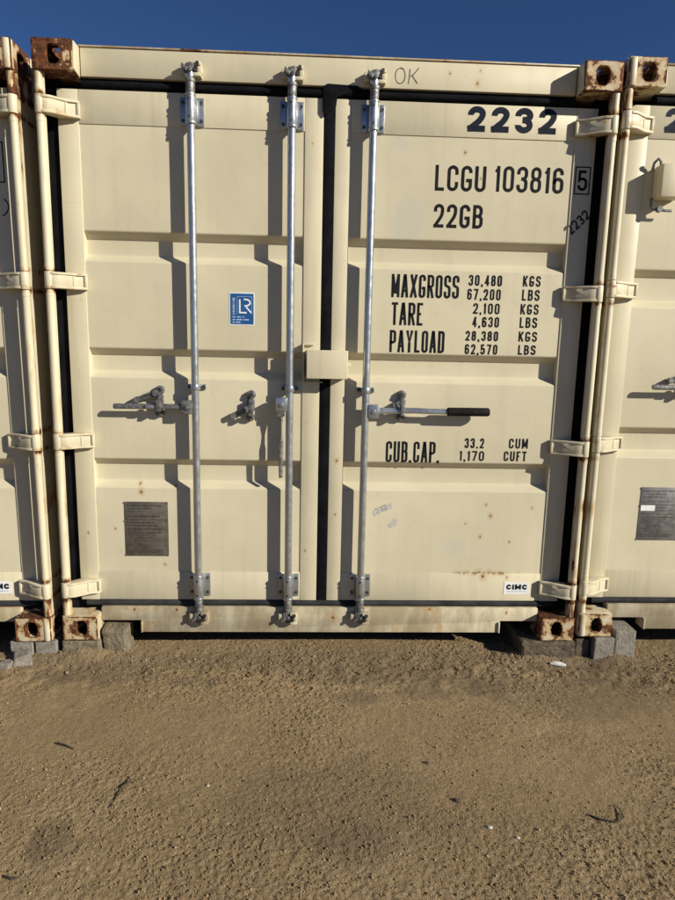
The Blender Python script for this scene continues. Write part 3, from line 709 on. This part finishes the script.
for z, fl in ((1.511, .6), (1.499, .85), (1.4875, .4)): dashes(m, -.4285, -.342, z, .005, yl, r, fl)
m.build('sticker_print', 'pale_blue', o)
plate(dl, -.940, -.737, .387, .652, .0895, 'plate', 5)
# marker writing
hand(hd, [[(.300,2.556),(.275,2.558),(.264,2.530),(.272,2.499),(.296,2.496),(.310,2.520),(.305,2.552),(.288,2.560)], [(.328,2.556),(.327,2.530),(.323,2.497)], [(.366,2.562),(.345,2.535),(.330,2.527)], [(.338,2.532),(.350,2.515),(.362,2.500)]], .0042, .0745, 'marker')
def rot2(strokes, ox, oz, ang, sc):
    c, s = math.cos(ang), math.sin(ang)
    return [[(ox + sc*(x*c - y*s), oz + sc*(x*s + y*c)) for x, y in st] for st in strokes]
two = [(0,.75),(.1,1),(.5,1),(.55,.6),(.2,.2),(0,0),(.6,.05)]
three = [(0,.9),(.5,1),(.5,.6),(.2,.5),(.55,.4),(.5,.02),(0,.08)]
hand(dr, rot2([two, [(x+.8,y) for x,y in two], [(x+1.6,y) for x,y in three], [(x+2.4,y) for x,y in two]], 1.082, 1.905, .78, .038), .0088, YF, 'marker_black')
m = MB(); m.prism([(.232,.618),(.318,.660),(.322,.634),(.238,.592)], 'y', YP-.0003, YP+.0004); tp = m.build('old_tape', 'tape', dr)
hand(tp, rot2([two, [(x+.9,y) for x,y in three], [(x+1.7,y) for x,y in two]], .250, .606, .44, .024), .0030, YP-.0006, 'faded', 'faded_writing')
m = MB(); m.prism([(.306,.548),(.336,.585),(.352,.580),(.346,.548),(.318,.535)], 'y', YP-.0003, YP+.0004); m.build('old_tape', 'tape', dr)

# ------------------------------------------------------------------ neighbours
TL, (al, ar), ah = container('shipping_container', 'cream shipping container cut off at the left edge of the picture', (-2.490, -.004, G-.006), NEAR3, 'cast_heavy', 'cast_heavy', 'cast', 'cast', (0, 1))
TL.rotation_euler.y = -.0095; TL.location.z -= .011
cimc_full(ar)
m = MB()
for a in ((1.052, 1.122, 2.055, 2.060), (1.052, 1.122, 2.215, 2.220), (1.052, 1.057, 2.060, 2.215), (1.117, 1.122, 2.060, 2.215)): m.box(a[0], a[1], YF-.0004, YF+.0003, a[2], a[3])
m.build('check_digit_frame', 'ink', ar)
hand(ar, [[(1.11, 1.99), (1.125, 1.975), (1.13, 1.955), (1.118, 1.93), (1.10, 1.92)]], .006, YF, 'marker_black')
TR, (bl_, br_), bh = container('shipping_container', 'cream shipping container cut off at the right edge of the picture', (2.459, 0, G+.022), [(1.742, 1.575), (1.018, .874)], 'cast_light', 'cast', 'cast_light', 'cast', (1, 0), 1.212)
text(bl_, '2', -1.000, -.922, 2.323, 2.424, .0255, .0846, 'navy')
pl = plate(bl_, -.932, -.729, .464, .729, .0895, 'plate_grey', 9)
MB().box(-.926, -.856, .0860, .0868, .612, .640).build('plate_sticker', 'white', pl)
m = MB(); m.box(-1.026, -.92, .010, .088, 2.040, 2.178); bx = m.build('seal_box', 'frame', bl_, .006)
m = MB(); m.sweep([(-1.04, .075, 2.165), (-1.042, .06, 2.19), (-1.03, .05, 2.205), (-1.015, .055, 2.195), (-1.01, .06, 2.17)], .006, 8)
m.build('wire_loop', 'zinc_dark', bx); m = MB(); m.sweep([(-1.035, .07, 2.045), (-1.04, .06, 2.005), (-1.02, .05, 1.992), (-.95, .05, 1.99)], .006, 8); m.cyl((-1.005, .040, 1.995), (-1.005, .06, 1.995), .013, n=12)
m.build('wire_loop', 'zinc_dark', bx)
lock_box(TL); lock_box(TR)

# ------------------------------------------------------------------ blocks and stones under the corners
def rough_block(name, label, cat, x0, x1, y0, y1, z0, z1, mat, seed, amp=.004, bev=.008, poly=None, rz=0.0, group=None):
    bm = bmesh.new(); bmesh.ops.create_cube(bm, size=1.0)
    for v in bm.verts:
        v.co.x *= (x1-x0); v.co.y *= (y1-y0); v.co.z *= (z1-z0)
    r = random.Random(seed)
    for v in bm.verts:
        if poly: v.co += Vector((r.uniform(-1, 1)*poly, r.uniform(-1, 1)*poly, r.uniform(-1, .4)*poly*(v.co.z > 0)))
    bmesh.ops.bevel(bm, geom=list(bm.edges), offset=bev, segments=2, profile=.6, affect='EDGES')
    bmesh.ops.subdivide_edges(bm, edges=[e for e in bm.edges if e.calc_length() > .03], cuts=11, use_grid_fill=True)
    bmesh.ops.recalc_face_normals(bm, faces=bm.faces)
    from mathutils import noise as mn
    for v in bm.verts:
        p = v.co*26 + Vector((seed*3.1, 0, 0)); q = v.co*70 + Vector((0, seed*1.7, 0))
        v.co += v.normal*(amp*.25*mn.noise(p*.5) + amp*.35*mn.noise(q) + amp*.35*mn.noise(v.co*170))
    me = bpy.data.meshes.new(name); bm.to_mesh(me); bm.free()
    for p in me.polygons: p.use_smooth = False
    me.materials.append(M[mat]); o = bpy.data.objects.new(name, me); col.objects.link(o)
    o.location = ((x0+x1)/2, (y0+y1)/2, (z0+z1)/2); o.rotation_euler.z = rz
    return tag(o, label, cat, group)
gb = 'concrete blocks holding the containers up'
zl, zm, zr = G-.006, G, G+.022
rough_block('concrete_block', 'grey concrete block under the left container corner, farther from the gap', 'block', -1.466, -1.363, .004, .30, -.04, zl-.003, 'concrete', 1, .003, .005, None, .0, gb)
rough_block('concrete_block', 'grey concrete block under the left container corner, nearest the gap', 'block', -1.352, -1.254, .006, .30, -.04, zl-.003, 'concrete', 2, .003, .005, None, .0, gb)
rough_block('broken_concrete', 'small angular broken concrete piece leaning on the left blocks', 'rubble', -1.425, -1.350, -.075, -.010, -.02, .052, 'concrete', 3, .004, .006, .016, .3)
rough_block('broken_concrete', 'smallest broken concrete piece at the far left on the dirt', 'rubble', -1.475, -1.425, -.095, -.050, -.02, .026, 'concrete', 4, .004, .006, .012, -.3)
rough_block('concrete_block', 'dirt covered block under the bottom left corner of the middle container', 'block', -1.228, -1.052, .004, .30, -.05, zm-.003, 'concrete_tan', 5, .006, .012, None, .0, gb)
rough_block('stone', 'rounded grey brown stone chunk beside the bottom left corner of the middle container', 'stone', -1.052, -.938, .030, .17, -.03, .142, 'concrete_tan', 6, .006, .022, .014, .1)
rough_block('concrete_block', 'long rough block under the bottom right corner of the middle container', 'block', .965, 1.233, -.006, .30, -.06, zm-.003, 'concrete_dark', 7, .008, .014, None, .0, gb)
rough_block('concrete_block', 'dark block under the narrow gap between middle and right containers', 'block', 1.242, 1.312, .020, .30, -.06, zm-.003, 'concrete_dark', 8, .005, .010, None, .0, gb)
rough_block('concrete_block', 'grey concrete block directly under the right container corner', 'block', 1.322, 1.420, -.012, .30, -.06, zr-.003, 'concrete', 9, .003, .006, None, .0, gb)
rough_block('concrete_block', 'taller grey concrete block standing right of the right container corner', 'block', 1.4245, 1.525, -.008, .18, -.06, .146, 'concrete', 10, .003, .006, None, .0, gb)

# ------------------------------------------------------------------ bits lying on the dirt
def gz(x, y): return float(height(np.array([x]), np.array([y]))[0])
def twig(label, pts, r):
    x0, y0 = pts[0][:2]
    P = [(x-x0, y-y0, gz(x, y)-gz(x0, y0) + r*.6 + dz) for x, y, dz in pts]
    o = MB().sweep(P, [r*(1-.5*i/(len(P)-1)) for i in range(len(P))], 7).build('twig', 'twig'); o.location = (x0, y0, gz(x0, y0))
    tag(o, label, 'twig', 'twigs on the dirt')
twig('short dark straight twig lying at the left of the dirt', [(-1.0,-.642,0),(-.97,-.655,.004),(-.925,-.676,.002)], .0045)
twig('long dark bent twig on the dirt left of centre', [(-.680,-.830,.0),(-.668,-.855,.006),(-.682,-.885,.006),(-.690,-.925,.004),(-.705,-.972,.0)], .0033)
twig('thin hooked twig curling on the dirt at the right', [(.852,-1.028,0),(.88,-1.052,.003),(.925,-1.064,.003),(.955,-1.045,.004),(.962,-1.01,.004),(.952,-.985,.002)], .0030)
twig('tiny dark twig near the bottom left corner of the dirt', [(-.905,-1.235,0),(-.885,-1.245,.003),(-.868,-1.236,.001)], .0045)
def pebble(label, x, y, s, mat, seed):
    bm = bmesh.new(); bmesh.ops.create_icosphere(bm, subdivisions=2, radius=s)
    from mathutils import noise as mn
    for v in bm.verts: v.co = Vector((v.co.x*1.2, v.co.y*.9, v.co.z*.65))*(1 + .35*mn.noise(v.co/s*1.1 + Vector((seed*7., 1, 2))))
    me = bpy.data.meshes.new('pebble'); bm.to_mesh(me); bm.free(); me.materials.append(M[mat])
    o = bpy.data.objects.new('pebble', me); col.objects.link(o); o.location = (x, y, gz(x, y) + s*.35); tag(o, label, 'pebble', 'pebbles on the dirt')
pebble('larger pale pebble right of centre at the front of the dirt', .511, -1.076, .0070, 'tape', 1)
pebble('smaller pale pebble just right of the larger pale one', .586, -1.118, .006, 'tape', 2)
pebble('flat black pebble on the dirt right of centre', .434, -.953, .0095, 'twig', 3)
pebble('small black pebble on the dirt below the middle door bar', .368, -.765, .0065, 'twig', 4)
pebble('pale pebble on the dirt left of centre', -.402, -.876, .005, 'tape', 5)
mb = MB(); mb.sweep([(-.034, .006, .010), (-.012, .002, .013), (.012, -.004, .012), (.036, -.010, .009)], [.006, .011, .011, .006], 9, .7)
o = mb.build('litter', 'litter', None, 0); o.location = (1.125, -.062, gz(1.125, -.062)); tag(o, 'crumpled white scrap of litter on the dirt near the right blocks', 'litter')
